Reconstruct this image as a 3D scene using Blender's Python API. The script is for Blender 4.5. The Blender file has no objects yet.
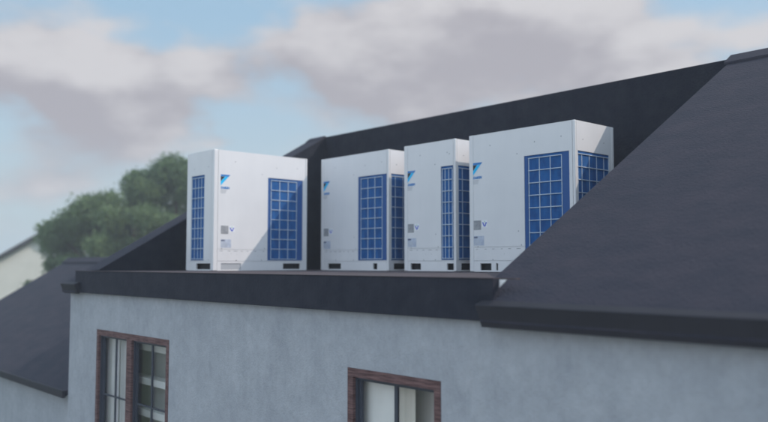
import bpy, bmesh, math, random
import numpy as np
from mathutils import Vector, Matrix, noise as mnoise
random.seed(7)
scene = bpy.context.scene
COL = scene.collection
R = math.radians

# ------------------------------------------------------------------ materials
def mat(name, color, rough=0.6, spec=0.4, noise=None, bump=None, metallic=0.0, color2=None, scale=(1, 1, 1), detail=6, coord='Object'):
    m = bpy.data.materials.new(name); m.use_nodes = True
    nt = m.node_tree; N = nt.nodes; L = nt.links
    b = N['Principled BSDF']
    b.inputs['Base Color'].default_value = (*color, 1)
    b.inputs['Roughness'].default_value = rough
    b.inputs['Specular IOR Level'].default_value = spec
    b.inputs['Metallic'].default_value = metallic
    tc = N.new('ShaderNodeTexCoord'); mp = N.new('ShaderNodeMapping')
    L.new(tc.outputs[coord], mp.inputs[0]); mp.inputs['Scale'].default_value = scale
    if noise:
        nz = N.new('ShaderNodeTexNoise'); nz.inputs['Scale'].default_value = noise
        nz.inputs['Detail'].default_value = detail; nz.inputs['Roughness'].default_value = .62
        L.new(mp.outputs[0], nz.inputs['Vector'])
        cr = N.new('ShaderNodeValToRGB'); cr.color_ramp.elements[0].position = .36; cr.color_ramp.elements[1].position = .66
        cr.color_ramp.elements[0].color = (*color, 1)
        cr.color_ramp.elements[1].color = (*(color2 or [c * 1.25 for c in color]), 1)
        L.new(nz.outputs['Fac'], cr.inputs[0]); L.new(cr.outputs[0], b.inputs['Base Color'])
        m['_ramp'] = cr.name
    if bump:
        n2 = N.new('ShaderNodeTexNoise'); n2.inputs['Scale'].default_value = bump[0]; n2.inputs['Detail'].default_value = 8
        L.new(mp.outputs[0], n2.inputs['Vector'])
        bp = N.new('ShaderNodeBump'); bp.inputs['Strength'].default_value = bump[1]; bp.inputs['Distance'].default_value = bump[2]
        L.new(n2.outputs['Fac'], bp.inputs['Height']); L.new(bp.outputs[0], b.inputs['Normal'])
    return m

def plaster():
    m = mat('blue_grey_plaster', (.35, .395, .44), .9, .2)
    nt = m.node_tree; N = nt.nodes; L = nt.links; b = N['Principled BSDF']
    tc = N.new('ShaderNodeTexCoord')
    out = None
    big = N.new('ShaderNodeTexNoise'); big.inputs['Scale'].default_value = 2.1; big.inputs['Detail'].default_value = 12; big.inputs['Roughness'].default_value = .6
    mp = N.new('ShaderNodeMapping'); mp.inputs['Scale'].default_value = (1.3, 1.3, 1.0)
    L.new(tc.outputs['Object'], mp.inputs[0]); L.new(mp.outputs[0], big.inputs['Vector'])
    cr = N.new('ShaderNodeValToRGB')
    cr.color_ramp.elements[0].position = .33; cr.color_ramp.elements[0].color = (.325, .344, .376, 1)
    cr.color_ramp.elements[1].position = .70; cr.color_ramp.elements[1].color = (.388, .407, .438, 1)
    L.new(big.outputs['Fac'], cr.inputs[0])
    sm = N.new('ShaderNodeTexNoise'); sm.inputs['Scale'].default_value = 13; sm.inputs['Detail'].default_value = 12; sm.inputs['Roughness'].default_value = .68
    L.new(mp.outputs[0], sm.inputs['Vector'])
    c2 = N.new('ShaderNodeValToRGB'); c2.color_ramp.elements[0].position = .35; c2.color_ramp.elements[0].color = (.92, .92, .92, 1)
    c2.color_ramp.elements[1].position = .7; c2.color_ramp.elements[1].color = (1.07, 1.07, 1.07, 1)
    L.new(sm.outputs['Fac'], c2.inputs[0])
    # rain streaks running down from the eave, and small pale chips
    st = N.new('ShaderNodeTexNoise'); st.inputs['Scale'].default_value = 5; st.inputs['Detail'].default_value = 4
    m3 = N.new('ShaderNodeMapping'); m3.inputs['Scale'].default_value = (1.1, 1.1, .9)
    L.new(tc.outputs['Object'], m3.inputs[0]); L.new(m3.outputs[0], st.inputs['Vector'])
    c3 = N.new('ShaderNodeValToRGB'); c3.color_ramp.elements[0].position = .38; c3.color_ramp.elements[0].color = (.96, .965, .97, 1)
    c3.color_ramp.elements[1].position = .62; c3.color_ramp.elements[1].color = (1.03, 1.03, 1.03, 1)
    L.new(st.outputs['Fac'], c3.inputs[0])
    x1 = N.new('ShaderNodeMix'); x1.data_type = 'RGBA'; x1.blend_type = 'MULTIPLY'; x1.inputs['Factor'].default_value = 1
    L.new(cr.outputs[0], x1.inputs['A']); L.new(c2.outputs[0], x1.inputs['B'])
    x2 = N.new('ShaderNodeMix'); x2.data_type = 'RGBA'; x2.blend_type = 'MULTIPLY'; x2.inputs['Factor'].default_value = 1
    L.new(x1.outputs['Result'], x2.inputs['A']); L.new(c3.outputs[0], x2.inputs['B'])
    L.new(x2.outputs['Result'], b.inputs['Base Color'])
    f = N.new('ShaderNodeTexNoise'); f.inputs['Scale'].default_value = 60; f.inputs['Detail'].default_value = 10
    L.new(tc.outputs['Object'], f.inputs['Vector'])
    ad = N.new('ShaderNodeMath'); ad.operation = 'ADD'
    ml = N.new('ShaderNodeMath'); ml.operation = 'MULTIPLY'; ml.inputs[1].default_value = 2.2
    L.new(sm.outputs['Fac'], ml.inputs[0]); L.new(ml.outputs[0], ad.inputs[0]); L.new(f.outputs['Fac'], ad.inputs[1])
    bp = N.new('ShaderNodeBump'); bp.inputs['Strength'].default_value = .7; bp.inputs['Distance'].default_value = .008
    L.new(ad.outputs[0], bp.inputs['Height']); L.new(bp.outputs[0], b.inputs['Normal'])
    return m

M = {}
M['plaster'] = plaster()
M['roof'] = mat('anthracite_roof_felt', (.024, .027, .042), .85, .25, noise=3.6, color2=(.039, .037, .052), bump=(48, .9, .014), scale=(.8, 1.4, 1.4), detail=12)
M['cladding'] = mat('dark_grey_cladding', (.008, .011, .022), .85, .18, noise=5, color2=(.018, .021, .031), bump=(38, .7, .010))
M['fascia'] = mat('dark_painted_board', (.013, .016, .027), .8, .2, noise=5.0, color2=(.024, .026, .038), bump=(30, .7, .008))
M['deck'] = mat('brown_grey_deck_felt', (.058, .047, .054), .85, .3, noise=4, color2=(.075, .062, .068), bump=(40, .4, .004))
M['gutter'] = mat('dark_metal_gutter', (.018, .019, .026), .7, .3, noise=2.5, color2=(.026, .026, .035), bump=(20, .2, .003))
M['casing'] = mat('dark_red_stained_wood', (.066, .034, .034), .8, .25, noise=7, color2=(.19, .112, .108), bump=(30, .6, .004), scale=(.9, .9, 10))
M['frame'] = mat('slate_grey_frame', (.036, .042, .060), .5, .4, noise=8, color2=(.045, .052, .072))
M['curtain'] = mat('pale_curtain_cloth', (.80, .78, .76), .95, .1, noise=3, color2=(.86, .84, .82))
M['greycloth'] = mat('grey_curtain_cloth', (.60, .585, .60), .95, .1, noise=3, color2=(.66, .645, .66))
M['beige_cloth'] = mat('beige_curtain_cloth', (.72, .67, .60), .95, .1, noise=3, color2=(.78, .73, .66))
M['cupboard'] = mat('grey_cupboard', (.66, .635, .63), .7, .3, noise=3, color2=(.72, .695, .69))
M['shelf_dark'] = mat('grey_green_back', (.42, .42, .43), .8, .2, noise=3, color2=(.47, .47, .48))
M['shelf_white'] = mat('white_shelf', (.84, .84, .84), .6, .3, noise=3, color2=(.84, .84, .84))
M['interior'] = mat('interior_paint', (.62, .61, .59), .9, .2, noise=2, color2=(.66, .65, .63))
M['white'] = mat('white_powder_coat', (.665, .668, .685), .42, .45, noise=1.9, color2=(.71, .71, .725), bump=(90, .04, .001), scale=(1.6, 1.6, .9))
M['seam'] = mat('seam_grey', (.30, .31, .33), .7, .3)
M['screw'] = mat('screw_grey', (.22, .23, .26), .5, .5)
M['dark'] = mat('dark_cavity', (.028, .030, .036), .8, .2)
M['lit_slot'] = mat('lit_slot_grey', (.40, .42, .45), .6, .3)
M['wire'] = mat('pale_wire', (.46, .55, .66), .45, .4)
M['band'] = mat('blue_fin_edge', (.018, .085, .27), .6, .3)
def coil():
    m = mat('blue_coil_fins', (.017, .072, .235), .7, .15)
    nt = m.node_tree; N = nt.nodes; L = nt.links; b = N['Principled BSDF']
    tc = N.new('ShaderNodeTexCoord')
    n1 = N.new('ShaderNodeTexNoise'); n1.inputs['Scale'].default_value = 5; n1.inputs['Detail'].default_value = 8
    mp = N.new('ShaderNodeMapping'); mp.inputs['Scale'].default_value = (3, 3, 1)
    L.new(tc.outputs['Object'], mp.inputs[0]); L.new(mp.outputs[0], n1.inputs['Vector'])
    cr = N.new('ShaderNodeValToRGB'); cr.color_ramp.elements[0].position = .3; cr.color_ramp.elements[1].position = .72
    cr.color_ramp.elements[0].color = (.008, .066, .22, 1); cr.color_ramp.elements[1].color = (.018, .125, .36, 1)
    L.new(n1.outputs['Fac'], cr.inputs[0]); L.new(cr.outputs[0], b.inputs['Base Color'])
    w = N.new('ShaderNodeTexWave'); w.bands_direction = 'Z'; w.inputs['Scale'].default_value = 28; w.inputs['Distortion'].default_value = .4
    L.new(tc.outputs['Object'], w.inputs['Vector'])
    bp = N.new('ShaderNodeBump'); bp.inputs['Strength'].default_value = .5; bp.inputs['Distance'].default_value = .004
    L.new(w.outputs['Fac'], bp.inputs['Height']); L.new(bp.outputs[0], b.inputs['Normal'])
    return m
M['coil'] = coil()
M['cyan'] = mat('cyan_print', (.006, .48, .86), .45, .3)
M['blue'] = mat('blue_print', (.012, .19, .52), .45, .3)
M['black'] = mat('black_print', (.008, .010, .014), .45, .3)
M['greyprint'] = mat('grey_print', (.42, .44, .47), .5, .3)
M['label'] = mat('grey_label_foil', (.24, .25, .27), .5, .3, noise=22, color2=(.36, .37, .39), detail=2)
M['palelabel'] = mat('pale_blue_label', (.40, .45, .56), .5, .3, noise=18, color2=(.52, .57, .66), detail=2)
M['headprint'] = mat('dark_label_heading', (.10, .12, .19), .5, .3)
M['whitelabel'] = mat('white_label', (.78, .79, .82), .5, .3)
M['vblue'] = mat('violet_blue_print', (.04, .09, .55), .5, .3)
M['green'] = mat('green_print', (.25, .5, .35), .5, .3)
M['bark'] = mat('bark', (.07, .055, .04), .9, .2, noise=8, color2=(.11, .09, .07), bump=(20, .5, .02))
M['grass'] = mat('lawn', (.045, .075, .025), .95, .1, noise=.35, color2=(.075, .10, .04))
M['bounce_paving'] = mat('bounce_yard_concrete', (.36, .35, .33), .9, .2, noise=1.5, color2=(.44, .43, .41))
M['housewall'] = mat('cream_render', (.66, .66, .60), .9, .2, noise=1.2, color2=(.74, .73, .67))
M['tiles'] = mat('dark_tiles', (.045, .046, .055), .8, .3, noise=3, color2=(.06, .06, .07), bump=(14, .5, .02))
M['brick'] = mat('chimney_brick', (.10, .07, .06), .9, .2, noise=9, color2=(.16, .11, .09))
def leafmat(name, a, b_):
    m = mat(name, a, .6, .3)
    nt = m.node_tree; N = nt.nodes; L = nt.links; b = N['Principled BSDF']
    g = N.new('ShaderNodeNewGeometry')
    cr = N.new('ShaderNodeValToRGB'); cr.color_ramp.elements[0].color = (*a, 1); cr.color_ramp.elements[1].color = (*b_, 1)
    L.new(g.outputs['Random Per Island'], cr.inputs[0]); L.new(cr.outputs[0], b.inputs['Base Color'])
    tr = N.new('ShaderNodeBsdfTranslucent'); L.new(cr.outputs[0], tr.inputs['Color'])
    mx = N.new('ShaderNodeMixShader'); mx.inputs[0].default_value = .5
    L.new(b.outputs[0], mx.inputs[1]); L.new(tr.outputs[0], mx.inputs[2])
    L.new(mx.outputs[0], N['Material Output'].inputs['Surface'])
    return m
M['leaf'] = leafmat('leaf_green', (.12, .185, .085), (.19, .27, .125))
M['leaf2'] = leafmat('leaf_dark_green', (.10, .165, .08), (.16, .24, .11))
def glassmat():
    m = bpy.data.materials.new('window_glass'); m.use_nodes = True
    nt = m.node_tree; N = nt.nodes; L = nt.links
    N.remove(N['Principled BSDF'])
    t = N.new('ShaderNodeBsdfTransparent'); t.inputs[0].default_value = (.97, .975, .975, 1)
    g = N.new('ShaderNodeBsdfGlossy'); g.inputs['Roughness'].default_value = .02
    lw = N.new('ShaderNodeLayerWeight'); pw = N.new('ShaderNodeMath'); pw.operation = 'POWER'; pw.inputs[1].default_value = 5
    L.new(lw.outputs['Facing'], pw.inputs[0])
    f = N.new('ShaderNodeMath'); f.operation = 'MULTIPLY_ADD'; f.inputs[1].default_value = .95; f.inputs[2].default_value = .04; L.new(pw.outputs[0], f.inputs[0])
    mx = N.new('ShaderNodeMixShader')
    L.new(f.outputs[0], mx.inputs[0]); L.new(t.outputs[0], mx.inputs[1]); L.new(g.outputs[0], mx.inputs[2])
    L.new(mx.outputs[0], N['Material Output'].inputs['Surface'])
    return m
M['glass'] = glassmat()

# ------------------------------------------------------------------ mesh helper
class MB:
    def __init__(s): s.bm = bmesh.new(); s.mats = []
    def mi(s, m):
        if m not in s.mats: s.mats.append(m)
        return s.mats.index(m)
    def quad(s, pts, m):
        f = s.bm.faces.new([s.bm.verts.new(p) for p in pts]); f.material_index = s.mi(m); return f
    def box(s, a, b, m, bevel=0, seg=2):
        x0, y0, z0 = [min(a[i], b[i]) for i in range(3)]; x1, y1, z1 = [max(a[i], b[i]) for i in range(3)]
        v = [s.bm.verts.new(p) for p in [(x0,y0,z0),(x1,y0,z0),(x1,y1,z0),(x0,y1,z0),(x0,y0,z1),(x1,y0,z1),(x1,y1,z1),(x0,y1,z1)]]
        F = [s.bm.faces.new([v[i] for i in q]) for q in [(0,3,2,1),(4,5,6,7),(0,1,5,4),(1,2,6,5),(2,3,7,6),(3,0,4,7)]]
        for f in F: f.material_index = s.mi(m)
        if bevel:
            E = list({e for f in F for e in f.edges})
            r = bmesh.ops.bevel(s.bm, geom=E, offset=bevel, segments=seg, affect='EDGES', profile=.5, material=-1)
    def prism(s, poly, ax, t0, t1, m):
        """poly: 2-D points; ax 'X' -> (Y,Z) points extruded along X; 'Y' -> (X,Z); 'Z' -> (X,Y)"""
        def P(p, t): return {'X': (t, p[0], p[1]), 'Y': (p[0], t, p[1]), 'Z': (p[0], p[1], t)}[ax]
        a = [s.bm.verts.new(P(p, t0)) for p in poly]; b = [s.bm.verts.new(P(p, t1)) for p in poly]
        n = len(poly); F = [s.bm.faces.new(a), s.bm.faces.new(b[::-1])]
        for i in range(n): F.append(s.bm.faces.new([a[i], b[i], b[(i+1) % n], a[(i+1) % n]]))
        for f in F: f.material_index = s.mi(m)
    def plate(s, T, u0, u1, z0, z1, holes, th, m, rim=True):
        us = sorted({u0, u1, *[h[0] for h in holes], *[h[1] for h in holes]}); zs = sorted({z0, z1, *[h[2] for h in holes], *[h[3] for h in holes]})
        us = [u for u in us if u0 - 1e-6 <= u <= u1 + 1e-6]; zs = [z for z in zs if z0 - 1e-6 <= z <= z1 + 1e-6]
        def solid(i, j):
            if i < 0 or j < 0 or i >= len(us)-1 or j >= len(zs)-1: return False
            cu = (us[i]+us[i+1])/2; cz = (zs[j]+zs[j+1])/2
            return not any(h[0] < cu < h[1] and h[2] < cz < h[3] for h in holes)
        for i in range(len(us)-1):
            for j in range(len(zs)-1):
                if not solid(i, j): continue
                a, b, c, d = us[i], us[i+1], zs[j], zs[j+1]
                s.quad([T(a,c,0),T(b,c,0),T(b,d,0),T(a,d,0)], m)
                s.quad([T(a,c,-th),T(a,d,-th),T(b,d,-th),T(b,c,-th)], m)
                if not solid(i-1,j): s.quad([T(a,c,0),T(a,d,0),T(a,d,-th),T(a,c,-th)], m)
                if not solid(i+1,j): s.quad([T(b,c,0),T(b,c,-th),T(b,d,-th),T(b,d,0)], m)
                if not solid(i,j-1): s.quad([T(a,c,0),T(a,c,-th),T(b,c,-th),T(b,c,0)], m)
                if not solid(i,j+1): s.quad([T(a,d,0),T(b,d,0),T(b,d,-th),T(a,d,-th)], m)
    def tube(s, pts, radii, m, n=8):
        rings = []
        for i, p in enumerate(pts):
            d = (Vector(pts[min(i+1, len(pts)-1)]) - Vector(pts[max(i-1, 0)])).normalized()
            x = d.orthogonal().normalized(); y = d.cross(x)
            rings.append([s.bm.verts.new(Vector(p) + (x*math.cos(2*math.pi*k/n) + y*math.sin(2*math.pi*k/n))*radii[i]) for k in range(n)])
        for a, b in zip(rings, rings[1:]):
            for k in range(n):
                f = s.bm.faces.new([a[k], a[(k+1) % n], b[(k+1) % n], b[k]]); f.material_index = s.mi(m)
        for r in (rings[0], rings[-1]):
            f = s.bm.faces.new(r); f.material_index = s.mi(m)
    def build(s, name, parent=None, world=True, smooth=False, weld=True):
        if weld: bmesh.ops.remove_doubles(s.bm, verts=s.bm.verts, dist=1e-5)
        bmesh.ops.recalc_face_normals(s.bm, faces=s.bm.faces)
        me = bpy.data.meshes.new(name)
        if parent is not None and world:
            o = Vector(ORIG.get(parent.name, (0, 0, 0)))
            for v in s.bm.verts: v.co -= o
        s.bm.to_mesh(me); s.bm.free()
        for k in s.mats: me.materials.append(M[k])
        if smooth:
            for p in me.polygons: p.use_smooth = True
        ob = bpy.data.objects.new(name, me); COL.objects.link(ob)
        if parent is not None:
            ob.parent = parent
            ORIG[ob.name] = ORIG.get(parent.name, (0, 0, 0))
        return ob
ORIG = {}
def tag(o, label=None, cat=None, group=None, kind=None):
    if label: o['label'] = label
    if cat: o['category'] = cat
    if group: o['group'] = group
    if kind: o['kind'] = kind
    return o
def empty(name, loc, rz=0):
    o = bpy.data.objects.new(name, None); COL.objects.link(o); o.location = loc; o.rotation_euler = (0, 0, rz)
    o.empty_display_size = .3; ORIG[o.name] = tuple(loc); return o

# ------------------------------------------------------------------ main dimensions (metres, camera at the origin)
RY, RZ, S = 8.33, 2.187, .577          # ridge line and slope of the roof
def zr(y): return RZ - S*(RY - y)
DZ = -.101                              # flat deck
WY = 4.175                              # front wall face
XL, XR = -11.16, 6.5                    # ends of the house
GZ = -5.8
CL, CR = -10.736, -3.66                 # cut-out in the roof
BY = 12.5

# ------------------------------------------------------------------ ground
g = MB()
g.quad([(-900, -900, GZ), (900, -900, GZ), (900, 900, GZ), (-900, 900, GZ)], 'grass')
tag(g.build('ground'), kind='structure')
g = MB(); g.quad([(-14, -22, GZ + .02), (10, -22, GZ + .02), (10, 4.1, GZ + .02), (-14, 4.1, GZ + .02)], 'bounce_paving')  # unseen pale yard, added to bounce sunlight onto the shaded front
tag(g.build('bounce_yard'), kind='structure')

# ------------------------------------------------------------------ house
house = empty('house', ((XL+XR)/2, (WY+BY)/2, GZ))
tag(house, 'blue grey rendered house with dark roof, units standing in its roof recess', 'house')
W1 = (-10.215, -8.205, -2.45, -.852); W2 = (-5.07, -4.012, -2.45, -.850)
w = MB()
w.plate(lambda u, z, d: (u, WY - d, z), XL, XR, GZ, -.30, [W1, W2], .30, 'plaster')
w.build('front_wall', house)
w = MB(); w.prism([(WY+.302, GZ), (BY-.2, GZ), (BY-.2, zr(2*RY-BY+.2)-.15), (RY, RZ-.15), (WY+.302, zr(WY+.302)-.15)], 'X', XL, XL+.3, 'plaster')
w.build('side_wall', house)
w = MB(); w.prism([(WY+.302, GZ), (BY-.2, GZ), (BY-.2, zr(2*RY-BY+.2)-.15), (RY, RZ-.15), (WY+.302, zr(WY+.302)-.15)], 'X', XR-.3, XR, 'plaster')
w.build('side_wall', house)
w = MB(); w.box((XL+.302, BY-.45, GZ), (XR-.302, BY-.2, -.35), 'plaster'); w.build('rear_wall', house)

EY = 4.062
def slope_slab(mb, x0, x1, y0, th, m, front=True, xin=None):
    s = 1 if front else -1
    yy = lambda y: y if front else 2*RY - y
    mb.prism([(yy(y0), zr(y0)), (RY, RZ), (RY, RZ-th), (yy(y0), zr(y0)-th*.9)], 'X', x0, x1, m)
w = MB(); slope_slab(w, CR, XR+.12, 4.176, .13, 'roof')
w.prism([(EY, zr(EY)), (4.176, zr(4.176)), (4.176, zr(4.176)-.117), (EY, zr(EY)-.117)], 'X', -3.54, XR+.12, 'roof'); w.build('roof_slope', house)
w = MB(); slope_slab(w, XL-.02, CL, EY, .13, 'roof'); w.build('roof_slope', house)
w = MB()
w.prism([(RY+.062, RZ-.036), (2*RY-EY, zr(EY)), (2*RY-EY, zr(EY)-.12), (RY+.062, RZ-.166)], 'X', XL-.02, XR+.12, 'roof')
w.build('rear_roof_slope', house)
# ridge caps on the two standing parts of the roof
for a, b, c, hh in ((CR-.03, XR+.14, .17, .03), (XL-.03, CL-.02, .10, .012)):
    w = MB(); w.prism([(RY-c, zr(RY-c)+.004), (RY-c, zr(RY-c)+hh), (RY, RZ+hh+.012), (RY+c, zr(RY-c)+hh), (RY+c, zr(RY-c)+.004), (RY, RZ+.006)], 'X', a, b, 'roof')
    w.build('ridge_cap', house)
# recess: dark rear wall, side cheeks, flat deck
w = MB(); w.box((CL+.002, RY, DZ-.2), (CR-.002, RY+.06, RZ), 'cladding'); w.build('recess_wall', house)
w = MB(); w.prism([(4.18, DZ-.12), (RY+.058, DZ-.12), (RY+.058, RZ-.05), (RY, RZ-.134), (4.40, zr(4.40)-.134), (4.18, zr(4.18)-.134)], 'X', CL-.062, CL-.002, 'cladding'); 
w.prism([(4.24, DZ+.001), (RY-.002, DZ+.001), (RY-.002, RZ-.006), (4.40, zr(4.40)-.004)], 'X', CL-.0, CL+.004, 'cladding'); w.build('cheek_wall', house)
w = MB(); w.prism([(4.42, DZ+.001), (RY-.002, DZ+.001), (RY-.002, RZ-.14), (4.6, zr(4.6)-.14)], 'X', CR-.004, CR+.055, 'cladding'); w.build('cheek_wall', house)
w = MB(); w.box((CL+.006, 4.180, DZ-.012), (CR-.006, RY-.002, DZ), 'deck'); w.box((CR-.004, 4.180, DZ-.014), (-3.61, 4.53, DZ-.001), 'deck')
w.build('flat_deck', house)
# added pale pieces imitate the bright light gap under the deck end
w = MB(); w.box((CR-.05, 4.182, -.5), (CR-.008, 4.48, DZ-.0155), 'shelf_white'); w.build('light_gap_block', house)
w = MB(); w.prism([(-3.4605, DZ-.0065), (-3.396, DZ-.0065), (-3.4605, DZ-.060)], 'Y', 4.174, 4.182, 'shelf_white'); w.build('light_gap_plate', house)
w = MB(); w.box((-3.4595, 4.173, DZ-.006), (-3.315, 4.215, DZ+.004), 'deck'); w.build('edge_strip', house)
# fascia board along the deck edge
w = MB(); w.box((-10.84, 4.111, -.391), (-3.462, 4.171, DZ), 'fascia', bevel=.004); 
w.build('fascia_board', house)
w = MB(); w.box((-10.84, 4.106, DZ+.001), (-3.46, 4.19, DZ+.005), 'deck'); w.build('edge_strip', house)
# eave gutters (box section with inward sloping front)
def gutter(x0, x1, name='gutter', zb=-.427):
    w = MB()
    yt, yb = 4.031, 4.078
    zt = -.281
    prof = [(yt, zt), (yt+.004, zt+.006), (4.105, zr(4.105)+.002), (4.105, zb), (yb, zb)]
    dx = .018
    a = [w.bm.verts.new((x0 + (dx if z < -.36 else 0), y, z)) for y, z in prof]
    b = [w.bm.verts.new((x1, y, z)) for y, z in prof]
    n = len(prof); F = [w.bm.faces.new(a), w.bm.faces.new(b[::-1])]
    for i in range(n): F.append(w.bm.faces.new([a[i], b[i], b[(i+1) % n], a[(i+1) % n]]))
    for f in F: f.material_index = w.mi('gutter')
    return w.build(name, house)
gutter(-3.555, XR+.14)
gutter(XL-.01, -10.66, zb=-.405)

# windows
def window(x0, x1, z0, z1, lights, mull, hbars):
    """outer casing rectangle; lights = list of (xa, xb) openings inside the casing"""
    fy = WY - .004; c = .068
    w = MB(); T = lambda u, z, d: (u, fy - d, z)
    holes = [(a, b, z0 + c, z1 - .070) for a, b in lights]
    w.plate(T, x0 + .001, x1 - .001, z0 + .001, z1 - .001, holes, .03, 'casing')
    cas = w.build('window', house)
    for a, b in lights:
        za, zb = z0 + c, z1 - .070
        f = MB(); t = .024
        f.plate(lambda u, z, d: (u, fy + .0305 - d, z), a - .01, b + .01, za - .01, zb + .01, [(a + t, b - .012, za + t, zb - .018)], .062, 'frame')
        fr = f.build('frame', cas)
        gy = fy + .072
        s = MB(); sx0, sx1, sz0, sz1 = a + t + .001, b - .013, za + t + .001, zb - .019
        s.plate(lambda u, z, d: (u, gy - .022 - d, z), sx0, sx1, sz0, sz1, [(sx0 + .02, sx1 - .010, sz0 + .03, sz1 - .012)], .03, 'frame')
        s.build('sash', cas)
        p = MB(); p.box((sx0 + .012, gy - .002, sz0 + .012), (sx1 - .006, gy + .003, sz1 - .006), 'glass'); p.build('pane', cas)
        bx = (sx0 + sx1 - .02)/2
        q = MB(); q.box((bx - .017, gy - .018, sz0 + .03), (bx + .017, gy - .004, sz1 - .0125), 'frame'); q.build('glazing_bar', cas)
        for hz in hbars:
            q = MB(); q.box((sx0 + .0285, gy - .016, hz - .011), (bx - .0175, gy - .006, hz + .011), 'frame'); q.box((bx + .0175, gy - .016, hz - .011), (sx1 - .0125, gy - .006, hz + .011), 'frame'); q.build('glazing_bar', cas)
    return cas
window(*W1, [(-10.147, -9.305), (-9.165, -8.272)], True, [-1.676])
window(*W2, [(-5.002, -4.080)], False, [-1.72])
# rooms behind the windows
for x0, x1 in ((-10.6, -7.6), (-5.9, -3.4)):
    r = MB(); r.plate(lambda u, z, d: (u, 7.0 - d, z), x0, x1, -3.2, -.55, [], .05, 'interior')
    r.box((x0 - .05, WY + .305, -3.2), (x0, 7.0, -.55), 'interior'); r.box((x1, WY + .305, -3.2), (x1 + .05, 7.0, -.55), 'interior')
    r.box((x0, WY + .305, -.55), (x1, 7.0, -.50), 'interior'); r.box((x0, WY + .305, -3.25), (x1, 7.0, -3.2), 'interior')
    r.build('room_lining', house)

def curtain(x0, x1, z0, z1, y, m, label, amp=.012, lam=.13, group=None):
    w = MB(); n = int((x1-x0)/.008)
    prev = None
    for i in range(n+1):
        x = x0 + (x1-x0)*i/n
        yy = y + amp*math.sin(2*math.pi*x/lam + .8*math.sin(x*9)) 
        cur = (w.bm.verts.new((x, yy, z0)), w.bm.verts.new((x, yy + .006*math.sin(x*31), z1)), w.bm.verts.new((x, yy + .004, z0)), w.bm.verts.new((x, yy + .004 + .006*math.sin(x*31), z1)))
        if prev:
            for a, b, c, d in ((prev[0], cur[0], cur[1], prev[1]), (prev[2], prev[3], cur[3], cur[2])):
                f = w.bm.faces.new([a, b, c, d]); f.material_index = w.mi(m)
        prev = cur
    o = w.build('curtain', smooth=True, weld=False)
    return tag(o, label, 'curtain', group)
curtain(-10.205, -9.84, -2.4, -.88, 4.315, 'greycloth', 'pale grey curtain hanging behind the left pane of the double window', amp=.008)
curtain(-9.835, -9.42, -2.4, -.88, 4.325, 'greycloth', 'pale grey curtain hanging beside the brown mullion of the double window', amp=.008)
curtain(-5.06, -4.625, -2.4, -.86, 4.31, 'curtain', 'pale white curtain hanging in the left half of the single window', amp=.004, lam=.5)
curtain(-4.62, -4.44, -2.4, -.86, 4.335, 'beige_cloth', 'narrow beige curtain hanging in the middle of the single window', amp=.008, lam=.09)
# wardrobe seen through the right half of the single window
wr = empty('wardrobe', (-4.15, 4.62, -3.2)); tag(wr, 'grey wardrobe standing inside behind the right half of the single window', 'wardrobe')
b = MB(); b.box((-4.62, 4.52, -3.199), (-3.62, 4.92, -.62), 'cupboard', bevel=.004); b.build('carcass', wr)
for xa in (-4.615, -4.118):
    b = MB(); b.box((xa, 4.50, -3.12), (xa + .492, 4.5195, -.64), 'cupboard', bevel=.003); b.build('door', wr)
# shelving seen through the right half of the double window
sh = empty('shelf_unit', (-8.9, 4.8, -3.2)); tag(sh, 'white shelves on a grey backing inside the right half of double window', 'shelves')
b = MB(); b.box((-10.0, 4.62, -3.199), (-8.0, 4.66, -.60), 'shelf_dark'); b.build('back_panel', sh)
for z in (-1.05, -1.47, -1.86, -2.25, -2.64):
    b = MB(); b.box((-9.98, 4.46, z - .035), (-8.02, 4.618, z + .05), 'shelf_white', bevel=.004); b.build('shelf', sh)

# ------------------------------------------------------------------ annex (lower wing beyond the left end of the house)
AX0, AX1, AE, ARY, AS = -19.6, XL - .04, 4.16, 7.26, .60
AZ = -1.765
ann = empty('annex', (-15.4, 7.2, GZ)); tag(ann, 'low wing with dark roof and rendered wall left of the tall house', 'annex')
az = lambda y: AZ + AS*(y - AE)
w = MB(); w.prism([(AE + .13, GZ), (10.2, GZ), (10.2, az(2*ARY - 10.2) - .1), (ARY, az(ARY) - .12), (AE + .13, az(AE + .13) - .1)], 'X', AX0 + .15, AX1, 'plaster'); w.build('wall', ann)
w = MB(); w.prism([(AE, AZ), (ARY, az(ARY)), (ARY, az(ARY) - .09), (AE, AZ - .075)], 'X', AX0, AX1 + .002, 'roof'); w.build('roof_slope', ann)
w = MB(); w.prism([(2*ARY - AE, AZ), (ARY + .001, az(ARY)), (ARY + .001, az(ARY) - .09), (2*ARY - AE, AZ - .075)], 'X', AX0, AX1 + .002, 'roof'); w.build('rear_roof_slope', ann)
w = MB(); w.prism([(ARY - .16, az(ARY - .16) + .003), (ARY - .16, az(ARY - .16) + .04), (ARY, az(ARY) + .05), (ARY + .16, az(ARY - .16) + .04), (ARY + .16, az(ARY - .16) + .003), (ARY, az(ARY) + .002)], 'X', AX0 - .02, AX1, 'roof'); w.build('ridge_cap', ann)
w = MB(); w.box((AX0, AE - .05, AZ - .10), (AX1, AE - .001, AZ + .004), 'gutter', bevel=.01); w.build('gutter', ann)

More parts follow.
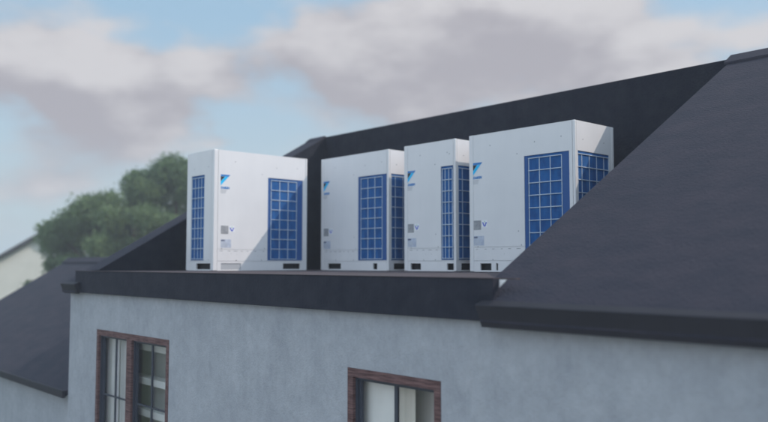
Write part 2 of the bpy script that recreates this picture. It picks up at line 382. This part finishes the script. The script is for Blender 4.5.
# ------------------------------------------------------------------ air conditioning units
H = 1.65
def text_mesh(body, size, name, m, parent, T, u, z, shear=.25, offset=.0):
    cu = bpy.data.curves.new('lettering', 'FONT'); cu.body = body; cu.size = size; cu.shear = shear; cu.offset = offset
    cu.extrude = .0006; cu.space_character = 1.0
    to = bpy.data.objects.new('lettering', cu)
    COL.objects.link(to)
    bpy.context.view_layer.update()
    me = bpy.data.meshes.new_from_object(to.evaluated_get(bpy.context.evaluated_depsgraph_get()))
    bpy.data.objects.remove(to)
    for v in me.vertices:
        x, y, d = v.co; v.co = T(u + x, z + y, .0012 + d)
    me.materials.clear(); me.materials.append(M[m])
    o = bpy.data.objects.new(name, me); COL.objects.link(o); o.parent = parent
    return o

def unit(loc, rz, W, D, gr, lines, slots, gray_slots, label, small=False, left_grille=True):
    t = empty('air_conditioner', loc, rz); ORIG[t.name] = (0, 0, 0)
    tag(t, label, 'air conditioner', 'white outdoor air conditioning units on the flat roof')
    F = lambda u, z, d: (u, -d, z)               # front
    RS = lambda v, z, d: (W + d, v, z)           # right side
    LS = lambda v, z, d: (-d, v, z)              # left side
    th = .012; P = .062
    g0, g1 = gr
    GZ0, GZ1 = .142, 1.322
    c = MB()
    # core, inset behind the sheet panels
    c.box((th + .002, th + .002, .128), (W - th - .002, D - th - .002, H - .004), 'white')
    c.box((.07, .07, .002), (W - .07, D - .07, .127), 'dark')
    # front sheets
    c.plate(F, P + .003, W - .034, .295, H, [(g0, g1, GZ0, GZ1)], th, 'white')
    c.plate(F, P + .003, W - .034, .134, .292, [(g0, g1, GZ0, .2921)], th, 'white')
    # right side: sheets round the grille
    rg = (.052, .665)
    c.plate(RS, .034, D - .05, .134, H, [(rg[0], rg[1], GZ0, GZ1)], th, 'white')
    lg = (.255, .62)
    c.plate(LS, P + .003, D - .05, .134, H, [(lg[0], lg[1], GZ0, GZ1)], th, 'white')
    c.plate(lambda u, z, d: (u, D + d, z), P, W - P, .134, H, [], th, 'white')
    c.box((.012, .012, H - .0035), (W - .012, D - .012, H - .0005), 'white')
    # screws and perforations in the sheet metal
    rs = random.Random(hash(round(W*1000)) % 1000)
    def dot(T, u, z, r=.007, m='screw', el=1):
        n = 8; f = c.quad([T(u + r*el*math.cos(2*math.pi*k/n), z + r*math.sin(2*math.pi*k/n), .0016) for k in range(n)], m)
    for u, z in ((.33 if not small else .3, 1.50), (g0 - .10, 1.36), (g0 + .15, 1.47), (g1 - .1, 1.49), (g0 - .09, .47), (.13, .30), (g0 - .05, .31), (.36, .135+.01), (g0 - .1, .145)):
        dot(F, u, z)
    for z in (.2, .62, 1.05, 1.47): dot(F, .035, z, .005); 
    for v in (.15, D - .2): dot(RS, v, 1.45); dot(LS, v, 1.42); 
    dot(RS, D - .12, .5); dot(LS, .12, .15)
    u = .10
    while u < g0 - .08:
        ln = rs.uniform(.025, .06)
        c.quad([F(u, .268, .0015), F(u + ln, .268, .0015), F(u + ln, .274, .0015), F(u, .274, .0015)], 'seam')
        if rs.random() < .6: dot(F, u + .05, rs.uniform(.20, .25), .004, 'seam')
        u += rs.uniform(.09, .14)
    c.build('cabinet', t, world=False)
    # corner posts
    for x, y in ((0, 0), (W - .031, 0), (0, D - .047), (W - .031, D - .047)):
        b = MB(); wx = P if x == 0 else .031; wy = P if y == 0 and x == 0 else (.031 if y == 0 else .047)
        b.box((x - .003 if x == 0 else x, y - .003 if y == 0 else y, .002), (x + wx + (.003 if x else 0), y + wy + (.003 if y else 0), H + .002), 'white', bevel=.009, seg=3)
        b.build('corner_post', t, world=False, smooth=False)
    # base rail with handling slots
    b = MB()
    b.plate(F, P + .001, W - .032, .002, .130, [(a, e, .020, .102) for a, e in slots + gray_slots], .02, 'white')
    ls = (.05, .455)
    b.plate(RS, .032, D - .048, .002, .130, [(.10, .40, .020, .102)], .02, 'white')
    b.plate(LS, P + .001, D - .048, .002, .130, [(ls[0] + .02, ls[1], .020, .102)], .02, 'white')
    b.plate(lambda u, z, d: (u, D + d, z), P, W - .032, .002, .130, [], .02, 'white')
    br = b.build('base_rail', t, world=False)
    for a, e in gray_slots:
        b = MB(); b.box((a + .002, .008, .022), (e - .002, .018, .100), 'lit_slot'); b.build('lit_slot_plate', br, world=False)  # pale grey plate imitates the sunlit inside of the slot
    # coil panels with wire guards
    def grille(T, a, e, vl, name):
        b = MB()
        def B(u0, u1, z0, z1, d0, d1, m):
            p = T(u0, z0, d0); q = T(u1, z1, d1); b.box(p, q, m)
        B(a + .001, e - .001, GZ0 + .001, GZ1 - .001, -.0105, -.0085, 'coil')
        go = b.build('coil_panel', t, world=False)
        b = MB(); r = .0042
        x0, x1 = vl[0], vl[-1]
        if vl[0] - a > .03: B(a + .002, vl[0] - .012, GZ0 + .002, GZ1 - .002, -.0084, -.004, 'band')
        if e - vl[-1] > .05: B(vl[-1] + .012, e - .002, GZ0 + .002, GZ1 - .002, -.0084, -.004, 'band')
        (b.build('coil_edge', go, world=False) if len(b.bm.verts) else None)
        b = MB()
        for k in range(9):
            z = 1.288 - .1405*k
            B(x0 - .004, x1 + .004, z - r, z + r, -.0035, .003, 'wire')
        for v in vl: B(v - r, v + r, .160, 1.294, -.0080, -.0036, 'wire')
        b.build('wire_guard', go, world=False)
    grille(F, g0, g1, lines, 'front')
    grille(RS, rg[0], rg[1], [.059, .133, .276, .418, .561, .658], 'right')
    grille(LS, lg[0], lg[1], [.262, .345, .43, .52, .612], 'left')
    # printed emblem
    e = MB(); d0 = .0010
    u0 = .060 if not small else .066
    if rz: u0 = .102
    def poly(pts, m, d=d0): e.quad([F(u0 + x, z, d) for x, z in pts], m)
    poly([(0, 1.287), (0, 1.313), (.148, 1.313), (.124, 1.287)], 'blue')
    poly([(0, 1.160), (0, 1.215), (.066, 1.285), (.122, 1.285)], 'cyan')
    poly([(0, 1.218), (0, 1.285), (.063, 1.285)], 'black')
    for k in range(3): 
        z = 1.098 - .018*k; poly([(0, z - .004), (0, z + .004), (.094 - .008*k, z + .004), (.094 - .008*k, z - .004)], 'greyprint')
    em = e.build('emblem', t, world=False)
    text_mesh('DAIKIN', .040, 'lettering', 'blue', em, F, u0 + .001, 1.118, .2, .0022)
    # stickers
    s = MB(); dx = .0 if not rz else .05
    s.box(F(.065 + dx, .502, .0004), F(.180 + dx, .614, .0014), 'label'); s.build('sticker', t, world=False)
    s = MB(); s.box(F(.196 + dx, .528, .0004), F(.276 + dx, .614, .0012), 'whitelabel')
    for a, b_ in (((.208, .590), (.232, .540)), ((.264, .590), (.240, .540))):
        x0, z0 = a; x1, z1 = b_
        s.quad([F(x0 - .009 + dx, z0, .0022), F(x0 + .009 + dx, z0, .0022), F(x1 + .008 + dx, z1, .0022), F(x1 - .008 + dx, z1, .0022)], 'vblue')
    s.quad([F(.230 + dx + .008*math.cos(k*math.pi/4) + .006, .598 + .008*math.sin(k*math.pi/4), .0023) for k in range(8)], 'green')
    s.build('sticker', t, world=False)
    s = MB(); s.box(F(.065 + dx, .315, .0004), F(.224 + dx, .428, .0014), 'palelabel')
    s.box(F(.070 + dx, .402, .0015), F(.125 + dx, .422, .0020), 'headprint')
    for k in range(4): s.box(F(.075 + dx, .382 - .016*k, .0015), F(.150 + dx + .012*(k % 3), .377 - .016*k, .0018), 'greyprint')
    s.build('sticker', t, world=False)
    # fan outlets on the lid
    for fx in ([W*.5] if small else [W*.27, W*.73]):
        b = MB(); n = 36
        for rr in (.30, .24, .18, .12, .06):
            pts = [(fx + rr*math.cos(2*math.pi*k/n), D/2 + rr*math.sin(2*math.pi*k/n)) for k in range(n)]
            for k in range(n):
                p, q = pts[k], pts[(k+1) % n]; s_ = .97
                p2 = (fx + (p[0]-fx)*s_, D/2 + (p[1]-D/2)*s_); q2 = (fx + (q[0]-fx)*s_, D/2 + (q[1]-D/2)*s_)
                b.quad([(p[0], p[1], H+.0035), (q[0], q[1], H+.0035), (q2[0], q2[1], H+.0035), (p2[0], p2[1], H+.0035)], 'screw')
        b.build('fan_guard', t, world=False)
    return t
def gl(g0): return [g0 + .055, g0 + .202, g0 + .349, g0 + .500]
unit((-9.425, 5.41, DZ + .002), R(90), 1.556, .742, (.868, 1.478), gl(.872), [(1.137, 1.439)], [(.121, .437)],
     'sunlit white air conditioner standing alone at left, turned to show two sides')
unit((-9.345, 7.171, DZ + .002), 0, 1.487, .76, (.853, 1.452), gl(.855), [(.167, .470), (1.172, 1.259)], [],
     'wide white air conditioner second from left, right after the dark gap')
unit((-7.545, 7.171, DZ + .002), 0, .918, .76, (.668, .880), [.690, .737, .800, .860], [(.116, .305), (.767, .880)], [],
     'narrow white air conditioner between the two wide ones', small=True)
unit((-6.396, 7.171, DZ + .002), 0, 1.515, .76, (.831, 1.440), gl(.838), [(.163, .334), (.404, .435)], [],
     'nearest white air conditioner, its lower right hidden by the sloping roof')

# ------------------------------------------------------------------ background trees
def leaves(mb_name, parent, blobs, n, size, m, seed):
    rg = np.random.default_rng(seed)
    bl = np.array([(b[0], b[1], b[2], b[3]) for b in blobs]); wgt = bl[:, 3]**2; wgt /= wgt.sum()
    idx = rg.choice(len(bl), n, p=wgt)
    d = rg.normal(size=(n, 3)); d /= np.linalg.norm(d, axis=1)[:, None]
    rad = bl[idx, 3]*(.45 + .6*rg.random(n)**.5)
    c = bl[idx, :3] + d*rad[:, None]*np.array([1, 1, .85])
    # small clumps: pull each leaf towards a random twig centre
    k = max(1, n//28); tw = c[rg.integers(0, n, k)]; ti = rg.integers(0, k, n)
    near = rg.random(n) < .55
    c[near] = tw[ti[near]] + rg.normal(size=(near.sum(), 3))*.16
    a = rg.normal(size=(n, 3)); a /= np.linalg.norm(a, axis=1)[:, None]
    b = np.cross(a, rg.normal(size=(n, 3))); b /= np.linalg.norm(b, axis=1)[:, None]
    s = size*(.6 + .8*rg.random(n))[:, None]
    v = np.stack([c - a*s, c + b*s*.5, c + a*s, c - b*s*.5], 1).reshape(-1, 3) - np.array(ORIG.get(parent.name, (0, 0, 0)) if parent else (0, 0, 0))
    me = bpy.data.meshes.new(mb_name); me.vertices.add(4*n); me.vertices.foreach_set('co', v.astype(np.float32).ravel())
    me.loops.add(4*n); me.loops.foreach_set('vertex_index', np.arange(4*n, dtype=np.int32))
    me.polygons.add(n); me.polygons.foreach_set('loop_start', np.arange(0, 4*n, 4, dtype=np.int32))
    me.update(calc_edges=True); me.materials.append(M[m])
    o = bpy.data.objects.new(mb_name, me); COL.objects.link(o)
    if parent: o.parent = parent
    return o
def tree(x, y, top, rad, label, seed, m='leaf', n=16000, low=-3.4, size=.085):
    rs = random.Random(seed)
    t = empty('tree', (x, y, GZ)); tag(t, label, 'tree', 'trees behind the roofs')
    blobs = []; lim = []
    hz = (top + low)/2; hh = (top - low)/2
    for i in range(38):
        a = rs.uniform(0, 2*math.pi); q = rs.uniform(-1, 1); rr = math.sqrt(max(.05, 1 - abs(q)**2.2))*rad*rs.uniform(.35, 1.0)
        br = rad*rs.uniform(.13, .34)
        blobs.append((x + rr*math.cos(a), y + rr*math.sin(a), min(hz + q*hh*.85, top - br*.9), br))
    b = MB()
    b.tube([(x, y, GZ), (x + .1, y, (GZ + low)/2), (x, y + .1, low + .5), (x, y, top - rad*.7)], [.30, .24, .19, .05], 'bark')
    for bl in blobs[:14]:
        z0 = max(low - .3, bl[2] - rad*.8); b.tube([(x, y, z0), ((x*1.2 + bl[0]*.8)/2, (y*1.2 + bl[1]*.8)/2, (z0 + bl[2])/2), bl[:3]], [.10, .06, .02], 'bark', n=6)
    b.build('trunk', t, weld=False)
    leaves('crown', t, blobs, n, size, m, seed)
    return t
def dirp(px, d):
    th = math.atan2(.742*1 + 0, 0)
    f = 789.285; a = R(42.062); x = (px - 384)/f
    vx, vy = -math.cos(a) + math.sin(a)*x, math.sin(a) + math.cos(a)*x
    return vx*d, vy*d
TX = dirp(176, 38); tree(TX[0], TX[1], 5.1, 3.0, 'tallest broad green tree directly left of the sunlit air conditioner', 3, 'leaf2', 52000)
TX = dirp(133, 36.5); tree(TX[0], TX[1], 4.15, 2.3, 'middle green tree beside the tallest one, rising over the ridge of the low wing', 8, 'leaf', 36000)
TX = dirp(92, 35.5); tree(TX[0], TX[1], 3.35, 2.2, 'lower green tree right of the distant pale house', 5, 'leaf', 34000)
TX = dirp(60, 37); tree(TX[0], TX[1], 2.15, 1.5, 'leftmost small tree, partly hiding the gable of the distant pale house', 11, 'leaf2', 18000)

# distant pale house
hx, hy = dirp(44, 42)
fh = empty('distant_house', (hx, hy, GZ), 0); tag(fh, 'distant pale house with a dark gable roof, left behind the low wing', 'house')
ORIG[fh.name] = (0, 0, 0)
fh.rotation_euler = (0, 0, math.atan2(hy, hx) - math.pi/2)   # gable (local -y ... ) faces the camera
# local frame: x to the right as seen, y away, z up from the ground
hz_ = lambda z: z - GZ
w = MB(); hw = 5.4; ap = hz_(1.55); ev = hz_(-1.9)
w.prism([(-hw, 0), (hw, 0), (hw, ev), (0, ap), (-hw, ev)], 'Y', 0, 9, 'housewall'); w.build('wall', fh, world=False)
for s in (-1, 1):
    w = MB(); k = (ap - ev)/hw
    w.prism([(0, ap + .03), (s*(hw + .4), ev - .4*k + .03), (s*(hw + .4), ev - .4*k + .23), (0, ap + .25)], 'Y', -.35, 9.3, 'tiles'); w.build('roof_slope', fh, world=False)
w = MB(); w.box((1.6, 5, ev), (2.3, 5.8, ap + .35), 'brick'); w.build('chimney', fh, world=False)
for x in (-2.6, 2.6):
    wnd = MB(); wnd.plate(lambda u, z, d: (u, -.03 - d, z), x - .6, x + .6, hz_(-4.2), hz_(-2.9), [(x - .52, x + .52, hz_(-4.12), hz_(-2.98))], .05, 'shelf_white'); wf = wnd.build('window', fh, world=False)
    wnd = MB(); wnd.box((x - .53, -.004, hz_(-4.13)), (x + .53, -.02, hz_(-2.97)), 'glass'); wnd.build('pane', wf, world=False)

# far belt of woodland on the horizon
bl = []
rs = random.Random(2)
for i in range(190):
    a = R(95 + 100*i/190); d = rs.uniform(120, 160)
    bl.append((d*math.cos(a), d*math.sin(a), GZ + rs.uniform(1.5, 4), rs.uniform(2.5, 4)))
wd = leaves('woodland', None, bl, 26000, .7, 'leaf2', 21); tag(wd, 'far belt of woodland along the horizon', 'woodland', kind='stuff')

# ------------------------------------------------------------------ haze
hb = MB(); hb.box((-1000, -1000, GZ - 1), (1000, 1000, 9.5), 'white'); ho = hb.build('haze'); ho.data.materials.clear()
hm = bpy.data.materials.new('haze_air'); hm.use_nodes = True
nt = hm.node_tree; nt.nodes.remove(nt.nodes['Principled BSDF'])
pv = nt.nodes.new('ShaderNodeVolumePrincipled'); pv.inputs['Color'].default_value = (.86, .92, 1, 1); pv.inputs['Density'].default_value = .003; pv.inputs['Anisotropy'].default_value = .2
nt.links.new(pv.outputs[0], nt.nodes['Material Output'].inputs['Volume'])
ho.data.materials.append(hm); tag(ho, kind='stuff'); ho['label'] = 'thin pale blue haze filling the air'; ho['category'] = 'haze'

# ------------------------------------------------------------------ sun and sky
sd = Vector((.58, .60, .72)).normalized()
sl = bpy.data.lights.new('sun', 'SUN'); sl.energy = 2.75; sl.angle = R(.6); sl.color = (1.0, .87, .77)
so = bpy.data.objects.new('sun', sl); COL.objects.link(so); so.rotation_euler = sd.to_track_quat('Z', 'Y').to_euler()
so.location = (20, 20, 30)

world = bpy.data.worlds.new('World'); scene.world = world; world.use_nodes = True
nt = world.node_tree; N = nt.nodes; L = nt.links
bg = N['Background']; STR = .12; bg.inputs['Strength'].default_value = STR
sky = N.new('ShaderNodeTexSky'); sky.sky_type = 'NISHITA'; sky.sun_disc = False
sky.sun_elevation = math.asin(sd.z); sky.sun_rotation = math.atan2(sd.x, sd.y); sky.air_density = 1.0; sky.dust_density = 2.0; sky.ozone_density = 1.0; sky.altitude = 50
# cloud density as a node group on the direction vector
def wdir(px, py):
    f = 789.285; t = R(3.812); a = R(42.062); x = (px - 384)/f; y = -(py - 211)/f
    d = math.cos(t) - y*math.sin(t); z = math.sin(t) + y*math.cos(t)
    return Vector((-math.cos(a)*d + math.sin(a)*x, math.sin(a)*d + math.cos(a)*x, z)).normalized()
VS = 2.3
grp = bpy.data.node_groups.new('cloud_density', 'ShaderNodeTree')
grp.interface.new_socket('Vector', in_out='INPUT', socket_type='NodeSocketVector')
grp.interface.new_socket('Density', in_out='OUTPUT', socket_type='NodeSocketFloat')
GN = grp.nodes; GL = grp.links
gi = GN.new('NodeGroupInput'); go = GN.new('NodeGroupOutput')
sc = GN.new('ShaderNodeVectorMath'); sc.operation = 'MULTIPLY'; sc.inputs[1].default_value = (1, 1, VS); GL.new(gi.outputs[0], sc.inputs[0])
nz = GN.new('ShaderNodeTexNoise'); nz.inputs['Scale'].default_value = 6; nz.inputs['Detail'].default_value = 6; nz.inputs['Roughness'].default_value = .5
GL.new(sc.outputs[0], nz.inputs['Vector'])
warp = GN.new('ShaderNodeVectorMath'); warp.operation = 'SUBTRACT'; GL.new(nz.outputs['Color'], warp.inputs[0]); warp.inputs[1].default_value = (.5, .5, .5)
ws = GN.new('ShaderNodeVectorMath'); ws.operation = 'SCALE'; ws.inputs['Scale'].default_value = .26; GL.new(warp.outputs[0], ws.inputs[0])
pp = GN.new('ShaderNodeVectorMath'); pp.operation = 'ADD'; GL.new(sc.outputs[0], pp.inputs[0]); GL.new(ws.outputs[0], pp.inputs[1])
BL = [(20, 70, 80, 1.1), (100, 75, 75, 1.1), (170, 80, 60, 1.0), (225, 72, 42, .9), (55, 100, 60, .9), (120, 115, 55, .8), (200, 130, 32, .6), (20, 178, 62, .75), (95, 168, 45, .35), (150, 150, 30, .3),
      (330, 30, 60, 1.0), (400, 30, 85, 1.1), (480, 40, 95, 1.1), (370, 75, 50, .9), (450, 80, 70, 1.0), (560, 50, 75, 1.0), (610, 30, 60, .9), (640, 60, 50, .7), (740, 40, 35, .75), (705, 8, 14, .3), (285, 8, 30, .35), (560, 0, 70, .7), (275, 55, 40, .18), (140, 12, 45, -.3), (215, 22, 40, -.25), (705, 12, 40, -.25), (240, 108, 45, .3), (150, 125, 60, .3), (680, 85, 40, .5), (60, 45, 60, .5), (100, 100, 60, .5)]
acc = None
for px, py, rr, amp in BL:
    c = wdir(px, py)
    sb = GN.new('ShaderNodeVectorMath'); sb.operation = 'DISTANCE'; GL.new(pp.outputs[0], sb.inputs[0]); sb.inputs[1].default_value = (c.x, c.y, c.z*VS)
    # amp * exp(-(d/r)^2)
    rad = rr/789*1.15
    m1 = GN.new('ShaderNodeMath'); m1.operation = 'MULTIPLY'; m1.inputs[1].default_value = 1/rad; GL.new(sb.outputs['Value'], m1.inputs[0])
    m2 = GN.new('ShaderNodeMath'); m2.operation = 'POWER'; m2.inputs[1].default_value = 2; GL.new(m1.outputs[0], m2.inputs[0])
    m3 = GN.new('ShaderNodeMath'); m3.operation = 'MULTIPLY'; m3.inputs[1].default_value = -1; GL.new(m2.outputs[0], m3.inputs[0])
    m4 = GN.new('ShaderNodeMath'); m4.operation = 'EXPONENT'; GL.new(m3.outputs[0], m4.inputs[0])
    m5 = GN.new('ShaderNodeMath'); m5.operation = 'MULTIPLY_ADD'; m5.inputs[1].default_value = amp; GL.new(m4.outputs[0], m5.inputs[0])
    if acc: GL.new(acc.outputs[0], m5.inputs[2])
    else: m5.inputs[2].default_value = 0
    acc = m5
# elsewhere in the sky (outside the photographed sector) broken cloud from noise alone
n2 = GN.new('ShaderNodeTexNoise'); n2.inputs['Scale'].default_value = 2.6; n2.inputs['Detail'].default_value = 6; GL.new(sc.outputs[0], n2.inputs['Vector'])
cd = wdir(384, 60); dt = GN.new('ShaderNodeVectorMath'); dt.operation = 'DOT_PRODUCT'; GL.new(gi.outputs[0], dt.inputs[0]); dt.inputs[1].default_value = cd
ms = GN.new('ShaderNodeMapRange'); ms.inputs['From Min'].default_value = .86; ms.inputs['From Max'].default_value = .70; GL.new(dt.outputs['Value'], ms.inputs['Value'])
mo = GN.new('ShaderNodeMapRange'); mo.inputs['From Min'].default_value = .40; mo.inputs['From Max'].default_value = .66; GL.new(n2.outputs['Fac'], mo.inputs['Value'])
mm = GN.new('ShaderNodeMath'); mm.operation = 'MULTIPLY'; GL.new(ms.outputs[0], mm.inputs[0]); GL.new(mo.outputs[0], mm.inputs[1])
ad = GN.new('ShaderNodeMath'); ad.operation = 'ADD'; GL.new(acc.outputs[0], ad.inputs[0]); GL.new(mm.outputs[0], ad.inputs[1])
n3 = GN.new('ShaderNodeTexNoise'); n3.inputs['Scale'].default_value = 9; n3.inputs['Detail'].default_value = 4; n3.inputs['Roughness'].default_value = .45; GL.new(sc.outputs[0], n3.inputs['Vector'])
a3 = GN.new('ShaderNodeMath'); a3.operation = 'MULTIPLY_ADD'; a3.inputs[1].default_value = 1.9; GL.new(n3.outputs['Fac'], a3.inputs[0]); 
s3 = GN.new('ShaderNodeMath'); s3.operation = 'SUBTRACT'; s3.inputs[1].default_value = .98; GL.new(ad.outputs[0], s3.inputs[0]); GL.new(s3.outputs[0], a3.inputs[2])
GL.new(a3.outputs[0], go.inputs[0])

tc = N.new('ShaderNodeTexCoord')
g1 = N.new('ShaderNodeGroup'); g1.node_tree = grp; L.new(tc.outputs['Generated'], g1.inputs[0])
up = N.new('ShaderNodeVectorMath'); up.operation = 'ADD'; up.inputs[1].default_value = (.02, .02, .035); L.new(tc.outputs['Generated'], up.inputs[0])
g2 = N.new('ShaderNodeGroup'); g2.node_tree = grp; L.new(up.outputs[0], g2.inputs[0])
cov = N.new('ShaderNodeMapRange'); cov.interpolation_type = 'SMOOTHSTEP'; cov.inputs['From Min'].default_value = -.03; cov.inputs['From Max'].default_value = .92
L.new(g1.outputs[0], cov.inputs['Value'])
sub = N.new('ShaderNodeMath'); sub.operation = 'SUBTRACT'; L.new(g1.outputs[0], sub.inputs[0]); L.new(g2.outputs[0], sub.inputs[1])
shd = N.new('ShaderNodeMapRange'); shd.interpolation_type = 'SMOOTHSTEP'; shd.inputs['From Min'].default_value = -.75; shd.inputs['From Max'].default_value = .80
shn = N.new('ShaderNodeTexNoise'); shn.inputs['Scale'].default_value = 9; shn.inputs['Detail'].default_value = 5; shn.inputs['Roughness'].default_value = .55
shm = N.new('ShaderNodeMapping'); shm.inputs['Scale'].default_value = (1, 1, 2.3); L.new(tc.outputs['Generated'], shm.inputs[0]); L.new(shm.outputs[0], shn.inputs['Vector'])
shs = N.new('ShaderNodeMath'); shs.operation = 'MULTIPLY_ADD'; shs.inputs[1].default_value = 2.4; shs.inputs[2].default_value = -1.2; L.new(shn.outputs['Fac'], shs.inputs[0])
sha = N.new('ShaderNodeMath'); sha.operation = 'MULTIPLY_ADD'; L.new(sub.outputs[0], sha.inputs[0]); sha.inputs[1].default_value = .6; L.new(shs.outputs[0], sha.inputs[2])
thk = N.new('ShaderNodeMath'); thk.operation = 'MULTIPLY_ADD'; thk.inputs[1].default_value = -.28; thk.inputs[2].default_value = .22; L.new(g1.outputs[0], thk.inputs[0])
shb = N.new('ShaderNodeMath'); shb.operation = 'ADD'; L.new(sha.outputs[0], shb.inputs[0]); L.new(thk.outputs[0], shb.inputs[1])
L.new(shb.outputs[0], shd.inputs['Value'])
ccol = N.new('ShaderNodeMix'); ccol.data_type = 'RGBA'; L.new(shd.outputs[0], ccol.inputs['Factor'])
k = 1/STR
ccol.inputs['A'].default_value = (.42*k, .41*k, .455*k, 1); ccol.inputs['B'].default_value = (.645*k, .635*k, .66*k, 1)
# clear sky: the physical sky, its upper blue thinned by high veil cloud
veil = N.new('ShaderNodeMix'); veil.data_type = 'RGBA'; veil.inputs['Factor'].default_value = .75

sxz = N.new('ShaderNodeSeparateXYZ'); L.new(tc.outputs['Generated'], sxz.inputs[0])
ve = N.new('ShaderNodeMapRange'); ve.inputs['From Min'].default_value = .10; ve.inputs['From Max'].default_value = .30; L.new(sxz.outputs['Z'], ve.inputs['Value'])
vc = N.new('ShaderNodeMix'); vc.data_type = 'RGBA'; L.new(ve.outputs[0], vc.inputs['Factor']); vc.inputs['A'].default_value = (.53*k, .66*k, .745*k, 1); vc.inputs['B'].default_value = (.40*k, .61*k, .79*k, 1)
L.new(vc.outputs['Result'], veil.inputs['B']); L.new(sky.outputs[0], veil.inputs['A'])
fin = N.new('ShaderNodeMix'); fin.data_type = 'RGBA'; L.new(cov.outputs[0], fin.inputs['Factor']); L.new(veil.outputs['Result'], fin.inputs['A']); 
# whole sky turned up away from the view, as added fill light on shaded faces
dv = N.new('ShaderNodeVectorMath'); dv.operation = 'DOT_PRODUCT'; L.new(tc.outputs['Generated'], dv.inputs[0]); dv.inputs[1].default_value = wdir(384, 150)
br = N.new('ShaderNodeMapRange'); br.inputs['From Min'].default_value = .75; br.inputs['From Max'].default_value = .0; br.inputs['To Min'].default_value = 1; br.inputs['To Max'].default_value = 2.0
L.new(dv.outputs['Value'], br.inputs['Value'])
L.new(ccol.outputs['Result'], fin.inputs['B'])
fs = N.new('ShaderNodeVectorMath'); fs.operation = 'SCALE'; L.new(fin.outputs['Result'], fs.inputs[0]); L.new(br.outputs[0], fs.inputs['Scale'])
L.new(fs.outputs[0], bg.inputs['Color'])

# ------------------------------------------------------------------ camera
cam = bpy.data.cameras.new('camera'); co = bpy.data.objects.new('camera', cam); COL.objects.link(co)
a = R(42.062); p = R(3.812)
v = Vector((-math.cos(a)*math.cos(p), math.sin(a)*math.cos(p), math.sin(p)))
co.rotation_euler = v.to_track_quat('-Z', 'Y').to_euler(); co.location = (0, 0, 0)
cam.sensor_width = 36; cam.lens = 789.285/768*36; cam.clip_end = 3000; cam.clip_start = .05
cam.dof.use_dof = True; cam.dof.focus_distance = 7.6; cam.dof.aperture_fstop = cam.lens/1000/.052
scene.camera = co
scene.view_settings.view_transform = 'Standard'; scene.view_settings.look = 'None'; scene.view_settings.exposure = 0; scene.view_settings.gamma = 1
scene.view_settings.use_curve_mapping = False
scene.cycles.volume_bounces = 1
